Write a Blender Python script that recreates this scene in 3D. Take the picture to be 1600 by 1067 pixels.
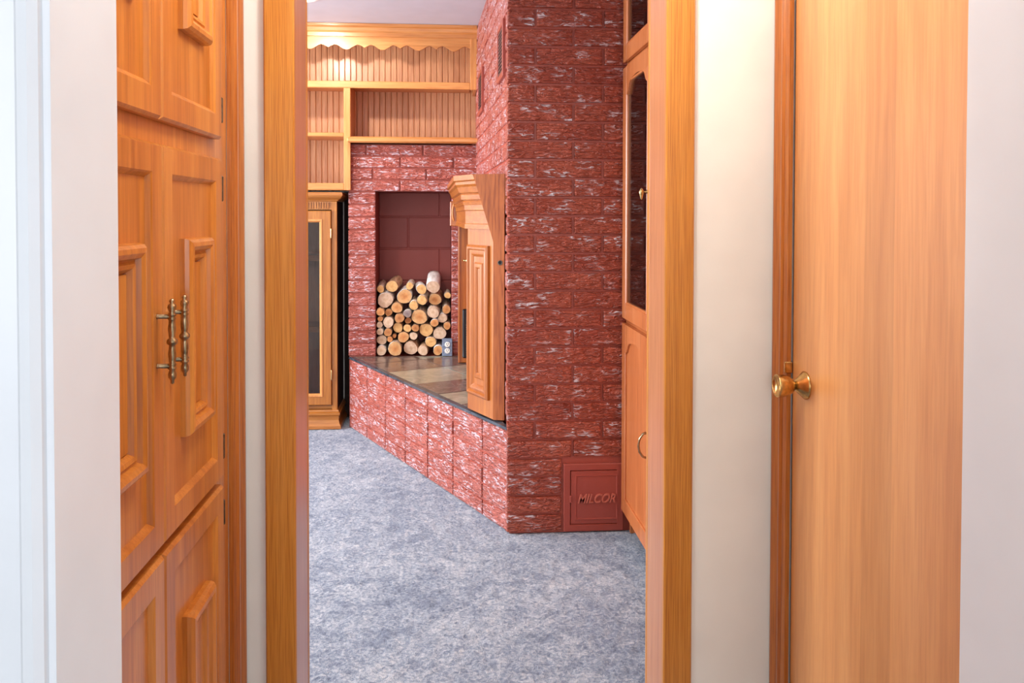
import bpy, bmesh, math, random
from mathutils import Vector, Matrix
random.seed(7)
for o in list(bpy.data.objects): bpy.data.objects.remove(o, do_unlink=True)
S = bpy.context.scene
COL = S.collection

# ------------------------------------------------------------------ camera
F, CX, CY, CAM_H = 1300.0, 800.0, 365.5, 1.30
YAW, PITCH, ROLL = math.radians(4.4), math.radians(-1.25), 0.0018
fw = Vector((math.sin(YAW)*math.cos(PITCH), math.cos(YAW)*math.cos(PITCH), math.sin(PITCH)))
r0 = Vector((math.cos(YAW), -math.sin(YAW), 0)); u0 = r0.cross(fw)
rt = r0*math.cos(ROLL) + u0*math.sin(ROLL); up = -r0*math.sin(ROLL) + u0*math.cos(ROLL)
cd = bpy.data.cameras.new('camera'); cam = bpy.data.objects.new('camera', cd); COL.objects.link(cam)
cam.matrix_world = Matrix(((rt.x, up.x, -fw.x, 0), (rt.y, up.y, -fw.y, 0), (rt.z, up.z, -fw.z, CAM_H), (0, 0, 0, 1)))
cd.sensor_width = 36.0; cd.lens = F/1600*36.0; cd.shift_y = -(533.5-CY)/1600; cd.clip_start = 0.02
S.camera = cam

# ------------------------------------------------------------------ light
w = bpy.data.worlds.new('world'); S.world = w; w.use_nodes = True
w.node_tree.nodes['Background'].inputs[0].default_value = (0.80, 0.88, 1.0, 1)
w.node_tree.nodes['Background'].inputs[1].default_value = 1.0
S.view_settings.view_transform = 'Standard'; S.view_settings.look = 'None'
S.view_settings.exposure = 0.16; S.view_settings.gamma = 1.0; S.view_settings.use_curve_mapping = False

def area(name, loc, target, sx, sy, power, col):
    l = bpy.data.lights.new(name, 'AREA'); l.shape = 'RECTANGLE'; l.size = sx; l.size_y = sy
    l.energy = power; l.color = col
    o = bpy.data.objects.new(name, l); COL.objects.link(o); o.location = loc
    o.rotation_euler = (Vector(target)-Vector(loc)).to_track_quat('-Z', 'Y').to_euler()
    return o
# daylight through the family-room window (left wall) and the window of the room behind the camera
area('window_daylight', (-3.62, 3.75, 1.45), (0.2, 3.75, 1.15), 2.3, 1.5, 215, (0.88, 0.94, 1.0))
area('rear_window_daylight', (0.1, -2.62, 1.5), (0.1, 2, 1.35), 1.9, 1.5, 50, (0.96, 0.98, 1.0))

# ------------------------------------------------------------------ materials
def lin(c):
    f = lambda v: (v/255/12.92 if v/255 <= 0.04045 else ((v/255+0.055)/1.055)**2.4)
    return (f(c[0]), f(c[1]), f(c[2]), 1)
MATS = {}
class NT:
    def __init__(s, name):
        m = bpy.data.materials.new(name); m.use_nodes = True; s.m = m; s.t = m.node_tree
        s.b = s.t.nodes['Principled BSDF']; MATS[name] = m
    def n(s, typ, **kw):
        nd = s.t.nodes.new(typ)
        for k, v in kw.items():
            if k in nd.inputs: nd.inputs[k].default_value = v
            else: setattr(nd, k, v)
        return nd
    def l(s, a, b): s.t.links.new(a, b)
    def coords(s, scale, rnd=True, rot=(0, 0, 0)):
        tc = s.n('ShaderNodeTexCoord'); mp = s.n('ShaderNodeMapping')
        mp.inputs['Scale'].default_value = scale; mp.inputs['Rotation'].default_value = rot
        s.l(tc.outputs['Object'], mp.inputs['Vector'])
        if rnd:
            oi = s.n('ShaderNodeObjectInfo'); mu = s.n('ShaderNodeMath', operation='MULTIPLY'); mu.inputs[1].default_value = 37.0
            s.l(oi.outputs['Random'], mu.inputs[0])
            cb = s.n('ShaderNodeCombineXYZ')
            for i in range(3): s.l(mu.outputs[0], cb.inputs[i])
            s.l(cb.outputs[0], mp.inputs['Location'])
        return mp.outputs[0]
    def noise(s, vec, scale, detail=3.0, rough=0.55, dist=0.0):
        nd = s.n('ShaderNodeTexNoise'); nd.inputs['Scale'].default_value = scale; nd.inputs['Detail'].default_value = detail
        nd.inputs['Roughness'].default_value = rough; nd.inputs['Distortion'].default_value = dist
        s.l(vec, nd.inputs['Vector']); return nd.outputs['Fac']
    def ramp(s, fac, stops):
        nd = s.n('ShaderNodeValToRGB'); e = nd.color_ramp.elements
        while len(e) < len(stops): e.new(0.5)
        for i, (p, c) in enumerate(stops): e[i].position = p; e[i].color = c
        s.l(fac, nd.inputs['Fac']); return nd.outputs['Color']
    def mix(s, fac, a, b, mode='MIX'):
        nd = s.n('ShaderNodeMix', data_type='RGBA', blend_type=mode)
        for src, i in ((fac, 0), (a, 6), (b, 7)):
            if hasattr(src, 'links'): s.l(src, nd.inputs[i])
            else: nd.inputs[i].default_value = src
        return nd.outputs[2]
    def math(s, op, a, b=0.0):
        nd = s.n('ShaderNodeMath', operation=op)
        for src, i in ((a, 0), (b, 1)):
            if hasattr(src, 'links'): s.l(src, nd.inputs[i])
            else: nd.inputs[i].default_value = src
        return nd.outputs[0]
    def bump(s, h, strength, dist):
        nd = s.n('ShaderNodeBump'); nd.inputs['Strength'].default_value = strength; nd.inputs['Distance'].default_value = dist
        s.l(h, nd.inputs['Height']); s.l(nd.outputs[0], s.b.inputs['Normal'])
    def base(s, c):
        if hasattr(c, 'links'): s.l(c, s.b.inputs['Base Color'])
        else: s.b.inputs['Base Color'].default_value = c
    def rough(s, v):
        if hasattr(v, 'links'): s.l(v, s.b.inputs['Roughness'])
        else: s.b.inputs['Roughness'].default_value = v

def m_paint(name, c, rough=0.5, bump=0.0):
    m = NT(name); v = m.coords((1, 1, 1)); n = m.noise(v, 6, 2)
    a = lin(c); b = lin([x*0.965 for x in c])
    m.base(m.ramp(n, [(0.3, a), (0.75, b)])); m.rough(rough)
    if bump: m.bump(m.noise(v, 260, 2), bump, 0.002)
    return m.m
def m_wood(name, dark, mid, light, axis='z', rough=0.34, pore=0.55, coarse=1.0, bands=0.0, coat=0.25):
    """straight-grained wood: long streaks along axis, fine pores, slow cathedral figure"""
    m = NT(name)
    lo, hi = 1.2, 22*coarse
    sc = {'z': (hi, hi, lo), 'y': (hi, lo, hi), 'x': (lo, hi, hi)}[axis]
    v = m.coords(sc)
    streak = m.noise(v, 1.6, 4, 0.6, 0.6)
    sc2 = {'z': (160*coarse, 160*coarse, 5), 'y': (160*coarse, 5, 160*coarse), 'x': (5, 160*coarse, 160*coarse)}[axis]
    pores = m.noise(m.coords(sc2), 1.5, 2, 0.6)
    broad = m.noise(m.coords({'z': (5, 5, .7), 'y': (5, .7, 5), 'x': (.7, 5, 5)}[axis]), 1.0, 2, 0.5, 0.4)
    f = m.math('ADD', m.math('MULTIPLY', streak, 0.62), m.math('MULTIPLY', broad, 0.38))
    c = m.ramp(f, [(0.30, lin(dark)), (0.50, lin(mid)), (0.70, lin(light))])
    pm = m.ramp(pores, [(0.36, (1-pore*0.45, 1-pore*0.6, 1-pore*0.7, 1)), (0.55, (1, 1, 1, 1))])
    c = m.mix(1.0, c, pm, 'MULTIPLY')
    if bands:
        tc = m.n('ShaderNodeTexCoord'); sx = m.n('ShaderNodeSeparateXYZ'); m.l(tc.outputs['Object'], sx.inputs[0])
        wn = m.n('ShaderNodeTexWhiteNoise', noise_dimensions='1D')
        m.l(m.math('FLOOR', m.math('DIVIDE', sx.outputs['Y'], bands)), wn.inputs['W'])
        g = m.ramp(wn.outputs['Value'], [(0.0, (0.86, 0.82, 0.76, 1)), (1.0, (1.05, 1.04, 1.02, 1))])
        c = m.mix(1.0, c, g, 'MULTIPLY')
    m.base(c); m.rough(rough); m.b.inputs['Coat Weight'].default_value = coat; m.b.inputs['Coat Roughness'].default_value = 0.22
    m.bump(pores, 0.10*pore, 0.0006)
    return m.m
def m_metal(name, c, rough, metal=1.0):
    m = NT(name); v = m.coords((1, 1, 1)); n = m.noise(v, 90, 3)
    m.base(m.ramp(n, [(0.3, lin([x*0.75 for x in c])), (0.65, lin(c))])); m.rough(rough); m.b.inputs['Metallic'].default_value = metal
    return m.m
def m_brick(name, c, dirt, white, amount):
    """rock-faced brick under thick red paint, white along some ridges: rubbed spots plus gloss glints put in the colour"""
    m = NT(name)
    v = m.coords((15, 28, 58)); ridges = m.noise(v, 1.9, 2.0, 0.5, 1.1)
    coarse = m.noise(m.coords((7, 12, 14)), 1.5, 1.0, 0.5)
    h = m.math('ADD', m.math('MULTIPLY', ridges, 1.0), m.math('MULTIPLY', coarse, 0.6))
    patch = m.noise(m.coords((10, 10, 20)), 1.0, 2, 0.5)
    pm = m.ramp(patch, [(amount, (0, 0, 0, 1)), (amount+0.16, (1, 1, 1, 1))])
    rm = m.ramp(ridges, [(0.52, (0, 0, 0, 1)), (0.60, (1, 1, 1, 1))])
    mask = m.math('MULTIPLY', pm, rm)
    base = m.ramp(m.noise(m.coords((3, 3, 3)), 1.5, 2), [(0.3, lin(dirt)), (0.65, lin(c))])
    base = m.mix(1.0, base, m.ramp(ridges, [(0.34, (0.72, 0.66, 0.62, 1)), (0.52, (1, 1, 1, 1))]), 'MULTIPLY')  # hollows between ridges darkened in the colour, as crease shade
    col = m.mix(m.math('MULTIPLY', mask, 0.85), base, lin(white))
    m.base(col); m.rough(0.34)
    m.bump(h, 1.0, 0.020)
    return m.m

WHITE = m_paint('white_trim_paint', (240, 243, 247), 0.32)
WALLW = m_paint('cream_wall_paint', (238, 238, 230), 0.55, 0.04)
CEIL = m_paint('ceiling_paint', (206, 202, 210), 0.8, 0.12)
ROOMW = m_paint('room_wall_paint', (226, 220, 212), 0.7)
CABZ = m_wood('honey_oak_vertical', (170, 94, 30), (202, 124, 48), (220, 148, 70), 'z', 0.30, 0.30)
CABY = m_wood('honey_oak_along_hall', (170, 94, 30), (202, 124, 48), (220, 148, 70), 'y', 0.30, 0.30)
CASEZ = m_wood('oak_casing_vertical', (188, 118, 40), (200, 132, 50), (212, 148, 66), 'z', 0.34, 0.6, 2.6)
CASEX = m_wood('oak_casing_level', (188, 118, 40), (200, 132, 50), (212, 148, 66), 'x', 0.34, 0.6, 2.6)
CASED = m_wood('dark_oak_casing', (156, 82, 28), (182, 104, 40), (200, 126, 56), 'z', 0.32, 0.6, 1.3)
DOORZ = m_wood('birch_veneer', (198, 130, 70), (212, 146, 84), (224, 162, 100), 'z', 0.36, 0.18, 0.7, bands=0.105)
SHELFX = m_wood('pale_oak_level', (192, 120, 58), (208, 138, 74), (222, 160, 94), 'x', 0.36, 0.4)
SHELFZ = m_wood('pale_oak_vertical', (192, 120, 58), (208, 138, 74), (222, 160, 94), 'z', 0.36, 0.4)
PLANKZ = m_wood('beadboard_oak', (182, 122, 84), (204, 146, 104), (220, 166, 122), 'z', 0.45, 0.5)
MANTZ = m_wood('mantel_oak_vertical', (150, 78, 24), (168, 92, 30), (186, 112, 42), 'z', 0.32, 0.45)
MANTY = m_wood('mantel_oak_level', (150, 78, 24), (168, 92, 30), (186, 112, 42), 'y', 0.32, 0.45)
MANTE = m_wood('mantel_end_grain', (140, 70, 28), (170, 92, 42), (190, 112, 58), 'z', 0.36, 0.8, 0.5)
HUTZ = m_wood('reddish_oak_vertical', (176, 96, 52), (194, 112, 62), (208, 130, 80), 'z', 0.32, 0.4)
HUTY = m_wood('reddish_oak_level', (176, 96, 52), (194, 112, 62), (208, 130, 80), 'y', 0.32, 0.4)
JAMBZ = m_wood('pinkish_oak_jamb', (176, 112, 72), (190, 126, 84), (202, 140, 98), 'z', 0.28, 0.4, 1.6)
DISPZ = m_wood('golden_oak_vertical', (146, 84, 28), (172, 106, 42), (192, 130, 60), 'z', 0.30, 0.5)
DISPX = m_wood('golden_oak_level', (146, 84, 28), (172, 106, 42), (192, 130, 60), 'x', 0.30, 0.5)
SHADEW = m_wood('shade_dark_wood', (26, 14, 8), (36, 18, 10), (44, 24, 14), 'z', 0.8, 0.4, coat=0.0)  # near-black wood: shade beside the display cabinet put into the colour
BRICK = m_brick('red_painted_brick', (172, 82, 60), (152, 63, 45), (214, 206, 212), 0.515)
BRICKL = m_brick('red_painted_brick_rubbed_sheen', (190, 102, 88), (174, 84, 70), (222, 200, 208), 0.41)  # paler, pinker copy: window sheen and glints put into the colour
MORTAR = m_paint('red_painted_mortar', (164, 74, 58), 0.45, 0.4)
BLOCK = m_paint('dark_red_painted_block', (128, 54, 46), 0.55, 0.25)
PLATE = m_paint('red_painted_metal', (156, 68, 54), 0.34, 0.15)
HILITE = m_paint('highlight_red_paint', (186, 96, 76), 0.3)  # paler red: highlights on the raised letters put into the colour
BRASS = m_metal('antique_brass', (186, 160, 124), 0.28)
GOLD = m_metal('satin_brass', (228, 184, 116), 0.24)
PALEB = m_metal('polished_brass', (226, 200, 140), 0.2)
STEEL = m_metal('aged_steel', (120, 112, 104), 0.4)
BLACK = m_paint('black_enamel', (16, 17, 22), 0.3)
HOLE = m_paint('black_shadow_gap', (10, 8, 8), 0.8)
VENTG = m_metal('brown_vent_mesh', (96, 60, 56), 0.5, 0.3)
OUTW = m_paint('outlet_white', (238, 234, 226), 0.35)
OUTP = m_metal('blue_grey_plate', (136, 148, 172), 0.35, 0.3)
LAMPR = m_paint('lamp_trim_white', (240, 240, 240), 0.4)

def m_glass(name, ior, tint):
  m = NT(name); g = m.n('ShaderNodeBsdfGlossy'); g.inputs['Roughness'].default_value = 0.02
  tr = m.n('ShaderNodeBsdfTransparent'); tr.inputs[0].default_value = (tint, tint*0.98, tint, 1)
  fr = m.n('ShaderNodeFresnel'); fr.inputs[0].default_value = ior; mx = m.n('ShaderNodeMixShader')
  m.l(fr.outputs[0], mx.inputs[0]); m.l(tr.outputs[0], mx.inputs[1]); m.l(g.outputs[0], mx.inputs[2])
  m.l(mx.outputs[0], m.t.nodes['Material Output'].inputs[0]); return m.m
GLASS = m_glass('thin_glass', 2.0, 0.8); GLASSD = m_glass('darker_tint_glass', 1.4, 0.68)  # display cabinet panes: darker tint, weaker reflection than the hutch panes

m = NT('blue_grey_carpet')
v = m.coords((1, 1, 1), False)
a = m.noise(v, 16, 4, 0.7, 0.8); b = m.noise(v, 85, 3, 0.7, 0.5); c = m.noise(v, 3.0, 2)
f = m.math('ADD', m.math('MULTIPLY', a, 0.36), m.math('ADD', m.math('MULTIPLY', b, 0.49), m.math('MULTIPLY', c, 0.15)))
m.base(m.ramp(f, [(0.36, lin((74, 88, 114))), (0.455, lin((120, 132, 155))), (0.53, lin((164, 172, 186))), (0.62, lin((210, 210, 214)))]))
m.rough(0.95); m.b.inputs['Sheen Weight'].default_value = 0.3
m.bump(m.math('ADD', b, m.noise(v, 330, 2)), 0.9, 0.008); CARPET = m.m

def m_slate(name, c1, c2):
    m = NT(name); v = m.coords((1, 1, 1)); n = m.noise(v, 9, 5, 0.65, 1.2)
    m.base(m.ramp(n, [(0.35, lin(c1)), (0.62, lin(c2))])); m.rough(m.ramp(n, [(0.3, (0.14,)*3+(1,)), (0.7, (0.28,)*3+(1,))]))
    m.bump(n, 0.35, 0.004); return m.m
SL_BROWN = m_slate('brown_slate', (92, 74, 66), (124, 104, 94))
SL_TAN = m_slate('olive_tan_slate', (142, 134, 112), (170, 160, 138))
SL_GREY = m_slate('grey_green_slate', (122, 122, 110), (154, 150, 132))
SL_EDGE = m_slate('blue_black_slate', (52, 56, 64), (80, 84, 92))

def m_bark(name, c1, c2):
    m = NT(name); v = m.coords((30, 3, 30)); n = m.noise(v, 1.5, 4, 0.6)
    m.base(m.ramp(n, [(0.35, lin(c1)), (0.6, lin(c2))])); m.rough(0.8); m.bump(n, 0.6, 0.004); return m.m
BARKS = [m_bark('birch_bark_white', (206, 196, 186), (244, 240, 236)), m_bark('birch_bark_brown', (150, 110, 80), (206, 170, 136)),
         m_bark('grey_bark', (140, 122, 108), (196, 178, 160)), m_bark('birch_bark_mixed', (176, 140, 108), (236, 222, 206))]
def m_cut(name, c1, c2, heart):
    m = NT(name); tc = m.n('ShaderNodeTexCoord'); gr = m.n('ShaderNodeVectorMath', operation='LENGTH')
    mp = m.n('ShaderNodeMapping'); mp.inputs['Scale'].default_value = (1, 0, 1); m.l(tc.outputs['Object'], mp.inputs[0])
    nz = m.n('ShaderNodeTexNoise'); nz.inputs['Scale'].default_value = 30; m.l(tc.outputs['Object'], nz.inputs['Vector'])
    m.l(mp.outputs[0], gr.inputs[0])
    rad = m.math('ADD', gr.outputs['Value'], m.math('MULTIPLY', nz.outputs['Fac'], 0.014))
    rings = m.math('SINE', m.math('MULTIPLY', rad, 1500.0))
    col = m.ramp(m.math('MULTIPLY', rad, 22.0), [(0.15, lin(heart)), (0.5, lin(c1)), (0.9, lin(c2))])
    rc = m.ramp(rings, [(0.2, (0.9, 0.86, 0.8, 1)), (0.8, (1, 1, 1, 1))])
    gn = m.ramp(m.noise(m.coords((1, 1, 1)), 55, 3), [(0.35, (0.82, 0.76, 0.70, 1)), (0.6, (1, 1, 1, 1))])
    m.base(m.mix(1.0, m.mix(1.0, col, rc, 'MULTIPLY'), gn, 'MULTIPLY')); m.rough(0.75); m.bump(rings, 0.25, 0.001); return m.m
CUTS = {'y': m_cut('cut_end_yellow', (232, 186, 124), (224, 176, 118), (222, 164, 100)),
        'o': m_cut('cut_end_orange', (214, 150, 92), (220, 172, 120), (192, 120, 66)),
        'p': m_cut('cut_end_pale', (226, 198, 172), (216, 184, 160), (210, 172, 140)),
        'g': m_cut('cut_end_grey', (150, 132, 130), (176, 160, 152), (126, 106, 106)),
        'b': m_cut('cut_end_brown', (196, 134, 80), (206, 150, 98), (168, 100, 54))}
m = NT('lamp_bulb'); m.b.inputs['Emission Color'].default_value = (1, 0.93, 0.80, 1); m.b.inputs['Emission Strength'].default_value = 14; BULB = m.m

# ------------------------------------------------------------------ mesh helpers
def put(name, bm, mat, parent=None, org=None, smooth=False):
    """link a bmesh given in world coordinates as one mesh object; org = world origin of the object"""
    if org is None:
        org = Vector(parent['_org']) if parent is not None else Vector((0, 0, 0))
    org = Vector(org)
    bmesh.ops.translate(bm, verts=bm.verts, vec=-org)
    bmesh.ops.recalc_face_normals(bm, faces=bm.faces)
    me = bpy.data.meshes.new(name); bm.to_mesh(me); bm.free()
    if smooth:
        for p in me.polygons: p.use_smooth = True
    me.materials.append(mat)
    o = bpy.data.objects.new(name, me); COL.objects.link(o)
    if parent is not None:
        o.parent = parent; o.location = org - Vector(parent['_org'])
    else: o.location = org
    o['_org'] = tuple(org)
    return o
def tag(o, label, cat, group=None):
    o['label'] = label; o['category'] = cat
    if group: o['group'] = group
    return o
def thing(name, loc, label, cat, group=None):
    o = bpy.data.objects.new(name, None); COL.objects.link(o); o.location = loc; o['_org'] = tuple(loc); o.empty_display_size = 0.1
    return tag(o, label, cat, group)
def struct(name, bm, mat, org=(0, 0, 0)):
    o = put(name, bm, mat, None, org); o['kind'] = 'structure'; return o
def new(): return bmesh.new()
def box(bm, x0, x1, y0, y1, z0, z1, bev=0.0):
    t = bmesh.new(); bmesh.ops.create_cube(t, size=1)
    for v in t.verts: v.co = Vector(((x0+x1)/2+v.co.x*(x1-x0), (y0+y1)/2+v.co.y*(y1-y0), (z0+z1)/2+v.co.z*(z1-z0)))
    if bev: bmesh.ops.bevel(t, geom=t.edges[:], offset=bev, segments=1, profile=0.5, affect='EDGES')
    merge(bm, t); return bm
def merge(bm, t, M=None):
    if M is not None: bmesh.ops.transform(t, matrix=M, verts=t.verts)
    me = bpy.data.meshes.new('tmp'); t.to_mesh(me); t.free(); bm.from_mesh(me); bpy.data.meshes.remove(me)
def B(*a): return box(new(), *a)
def prism(bm, pts, f0, f1):
    """closed polygon pts swept between two mapping functions (2d -> 3d)"""
    a = [bm.verts.new(f0(*p)) for p in pts]; b = [bm.verts.new(f1(*p)) for p in pts]
    n = len(pts)
    for i in range(n): bm.faces.new((a[i], a[(i+1) % n], b[(i+1) % n], b[i]))
    bm.faces.new(a[::-1]); bm.faces.new(b); return bm
def ring(bm, fr, rect, prof):
    """mitred picture-frame: profile (inset, height) swept round rect (u0,u1,v0,v1); fr(u,v,h) -> 3d"""
    u0, u1, v0, v1 = rect; loops = []
    for d, h in prof:
        loops.append([bm.verts.new(fr(u, v, h)) for u, v in ((u0+d, v0+d), (u1-d, v0+d), (u1-d, v1-d), (u0+d, v1-d))])
    k = len(loops)
    for i in range(k):
        a, b = loops[i], loops[(i+1) % k]
        for j in range(4): bm.faces.new((a[j], a[(j+1) % 4], b[(j+1) % 4], b[j]))
    return bm
def sweep(bm, path, prof, start=None):
    """profile (out, z) swept along an open plan polyline, mitred; out is to the right of travel reversed (left side)"""
    n = len(path); P = [Vector(p) for p in path]; offs = []
    for i in range(n):
        d0 = (P[i]-P[i-1]).normalized() if i > 0 else None
        d1 = (P[i+1]-P[i]).normalized() if i < n-1 else None
        nl = lambda d: Vector((-d.y, d.x))
        if d0 is None and start is not None: o = Vector(start)/Vector(start).dot(nl(d1))
        elif d0 is None: o = nl(d1)
        elif d1 is None: o = nl(d0)
        else:
            a, b = nl(d0), nl(d1); o = (a+b).normalized(); o = o/max(0.2, o.dot(a))
        offs.append(o)
    rows = [[bm.verts.new((P[i].x+offs[i].x*q, P[i].y+offs[i].y*q, z)) for q, z in prof] for i in range(n)]
    k = len(prof)
    for i in range(n-1):
        for j in range(k): bm.faces.new((rows[i][j], rows[i][(j+1) % k], rows[i+1][(j+1) % k], rows[i+1][j]))
    bm.faces.new(rows[0][::-1]); bm.faces.new(rows[-1]); return bm
def lathe(bm, prof, M, seg=16):
    """profile (r, t) turned about local z, placed with matrix M"""
    t = bmesh.new(); rows = []
    for r, z in prof:
        rows.append([t.verts.new((max(r, 1e-5)*math.cos(2*math.pi*i/seg), max(r, 1e-5)*math.sin(2*math.pi*i/seg), z)) for i in range(seg)])
    for a, b in zip(rows, rows[1:]):
        for i in range(seg): t.faces.new((a[i], a[(i+1) % seg], b[(i+1) % seg], b[i]))
    t.faces.new(rows[0][::-1]); t.faces.new(rows[-1])
    merge(bm, t, M); return bm
def axis_m(loc, d):
    return Matrix.Translation(loc) @ Vector(d).to_track_quat('Z', 'Y').to_matrix().to_4x4()
def tube(bm, pts, r, seg=8):
    pts = [Vector(p) for p in pts]; rows = []
    for i, p in enumerate(pts):
        d = (pts[min(i+1, len(pts)-1)]-pts[max(i-1, 0)]).normalized()
        s = d.cross(Vector((0.31, 0.2, 0.93))).normalized(); t = d.cross(s)
        rows.append([bm.verts.new(p+(s*math.cos(2*math.pi*k/seg)+t*math.sin(2*math.pi*k/seg))*r) for k in range(seg)])
    for a, b in zip(rows, rows[1:]):
        for i in range(seg): bm.faces.new((a[i], a[(i+1) % seg], b[(i+1) % seg], b[i]))
    bm.faces.new(rows[0][::-1]); bm.faces.new(rows[-1]); return bm

# ------------------------------------------------------------------ dimensions of the place
CEIL_Z = 2.455
HX0, HX1 = -0.473, 0.780          # hall side walls
DW0, DW1 = 1.90, 2.045             # wall with the doorway
DX0, DX1 = -0.341, 0.501          # doorway between jambs
NX0, NX1 = -0.326, 0.553          # white opening by the camera
NY0, NY1 = 0.716, 0.85
RX0, RX1 = -3.7, 1.15             # family room
BY = 5.43                         # its back wall
CHX, CHY = 0.25, 3.37             # chimney corner
WB = 5.15                         # face of far brick wall
SWX = 0.178                       # chimney flank meets far wall
HZ = 0.435                        # hearth height

# ------------------------------------------------------------------ structure
bm = new(); box(bm, RX0, RX1+0.1, -2.7, BY+0.1, -0.12, -0.012)
fl = struct('floor', bm, CARPET)
t = new(); nx, ny = 190, 300
x0, x1, y0, y1 = -1.45, 1.12, 1.7, BY
rows = []
for j in range(ny+1):
    rows.append([t.verts.new((x0+(x1-x0)*i/nx, y0+(y1-y0)*j/ny, random.uniform(-0.004, 0.002))) for i in range(nx+1)])
for j in range(ny):
    for i in range(nx): t.faces.new((rows[j][i], rows[j][i+1], rows[j+1][i+1], rows[j+1][i]))
p = put('carpet_pile', t, CARPET, fl, None, True); p['kind'] = 'stuff'
bm = new(); box(bm, RX0, RX1+0.1, -2.7, BY+0.1, CEIL_Z, CEIL_Z+0.12); struct('ceiling', bm, CEIL)
bm = new(); box(bm, RX0, SWX, BY, BY+0.1, 0, CEIL_Z); struct('wall_back', bm, ROOMW)
bm = new(); box(bm, RX1, RX1+0.1, DW1, BY, 0, CEIL_Z); struct('wall_right', bm, ROOMW)
bm = new()
for b_ in ((2.06, 2.55, 0, CEIL_Z), (4.95, BY, 0, CEIL_Z), (2.55, 4.95, 0, 0.65), (2.55, 4.95, 2.25, CEIL_Z)):
    box(bm, RX0, RX0+0.12, b_[0], b_[1], b_[2], b_[3])
struct('wall_left', bm, ROOMW)
bm = new(); ring(bm, lambda u, v, h: (RX0+0.12+h, u, v), (2.48, 5.02, 0.58, 2.32), [(0, 0), (0, 0.02), (0.075, 0.02), (0.075, 0)])
box(bm, RX0+0.07, RX0+0.10, 3.72, 3.78, 0.65, 2.25); wn = struct('window_1', bm, WHITE)
# doorway wall
bm = new()
box(bm, RX0, DX0-0.02, DW0, DW1, 0, CEIL_Z); box(bm, DX1+0.02, RX1+0.1, DW0, DW1, 0, CEIL_Z); box(bm, DX0-0.02, DX1+0.02, DW0, DW1, 2.07, CEIL_Z)
struct('wall_front', bm, WALLW)
# hall side walls
bm = new(); box(bm, HX0-0.5, HX0, 1.830, DW0, 0, CEIL_Z); box(bm, HX0-0.5, HX0, NY1, 1.830, 2.26, CEIL_Z); box(bm, HX0-0.5, HX0-0.45, NY1, 1.830, 0, 2.26)
struct('wall_hall_left', bm, WALLW)
bm = new(); box(bm, HX1, HX1+0.12, 1.85, DW0, 0, CEIL_Z); box(bm, HX1, HX1+0.12, NY1, 0.98, 0, CEIL_Z); box(bm, HX1, HX1+0.12, 0.98, 1.85, 2.05, CEIL_Z)
struct('wall_hall_right', bm, WALLW)
# wall with the white opening next to the camera, and the room the camera stands in
bm = new(); box(bm, -2.2, NX0-0.018, NY0, NY1, 0, CEIL_Z); box(bm, NX1+0.018, 2.2, NY0, NY1, 0, CEIL_Z); box(bm, NX0-0.018, NX1+0.018, NY0, NY1, 2.1, CEIL_Z)
struct('wall_near', bm, WALLW)
bm = new()
for a_ in ((-2.2, -0.85), (1.05, 2.2)): box(bm, a_[0], a_[1], -2.7, -2.6, 0, CEIL_Z)
box(bm, -0.85, 1.05, -2.7, -2.6, 0, 0.7); box(bm, -0.85, 1.05, -2.7, -2.6, 2.25, CEIL_Z)
struct('wall_rear', bm, WALLW)
bm = new(); box(bm, -2.3, -2.2, -2.7, NY1, 0, CEIL_Z); struct('wall_near_left', bm, WALLW)
bm = new(); box(bm, 2.2, 2.3, -2.7, NY1, 0, CEIL_Z); struct('wall_near_right', bm, WALLW)

# white jambs and casings of the near opening
def near_trim(name, s, xe):
    # s = +1 left jamb (opening lies to +x), -1 right jamb
    bm = new()
    box(bm, min(xe, xe-s*0.018), max(xe, xe-s*0.018), NY0-0.002, NY1+0.002, 0, 2.1)
    pr = [(xe-s*0.006, NY0), (xe-s*0.006, NY0-0.010), (xe-s*0.012, NY0-0.016), (xe-s*0.020, NY0-0.016), (xe-s*0.024, NY0-0.011),
          (xe-s*0.060, NY0-0.018), (xe-s*0.070, NY0-0.022), (xe-s*0.078, NY0-0.022), (xe-s*0.080, NY0)]
    prism(bm, pr, lambda x, y: (x, y, 0), lambda x, y: (x, y, 2.16))
    prism(bm, [(x, 2*NY0+(NY1-NY0)-y) for x, y in pr], lambda x, y: (x, y, 0), lambda x, y: (x, y, 2.16))
    struct(name, bm, WHITE)
near_trim('trim_1', 1, NX0); near_trim('trim_2', -1, NX1)

# doorway: oak jambs and flat casings
def door_trim(name, s, xe):
    bm = new(); box(bm, min(xe, xe-s*0.02), max(xe, xe-s*0.02), DW0-0.004, DW1+0.004, 0, 2.07, 0.0015)
    o = struct(name, bm, JAMBZ)
    a, b = xe+s*0.001, xe-s*0.066
    for nm, ya, yb in (('casing', DW0-0.018, DW0), ('casing', DW1, DW1+0.018)):
        c = new(); box(c, min(a, b), max(a, b), ya, yb, 0, 2.135, 0.003); put(nm, c, CASEZ, o)
door_trim('trim_3', 1, DX0); door_trim('trim_4', -1, DX1)
bm = new(); box(bm, DX0-0.072, DX1+0.072, DW0-0.018, DW0, 2.066, 2.135, 0.003); box(bm, DX0, DX1, DW0, DW1, 2.05, 2.07); struct('trim_5', bm, CASEX)

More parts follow.
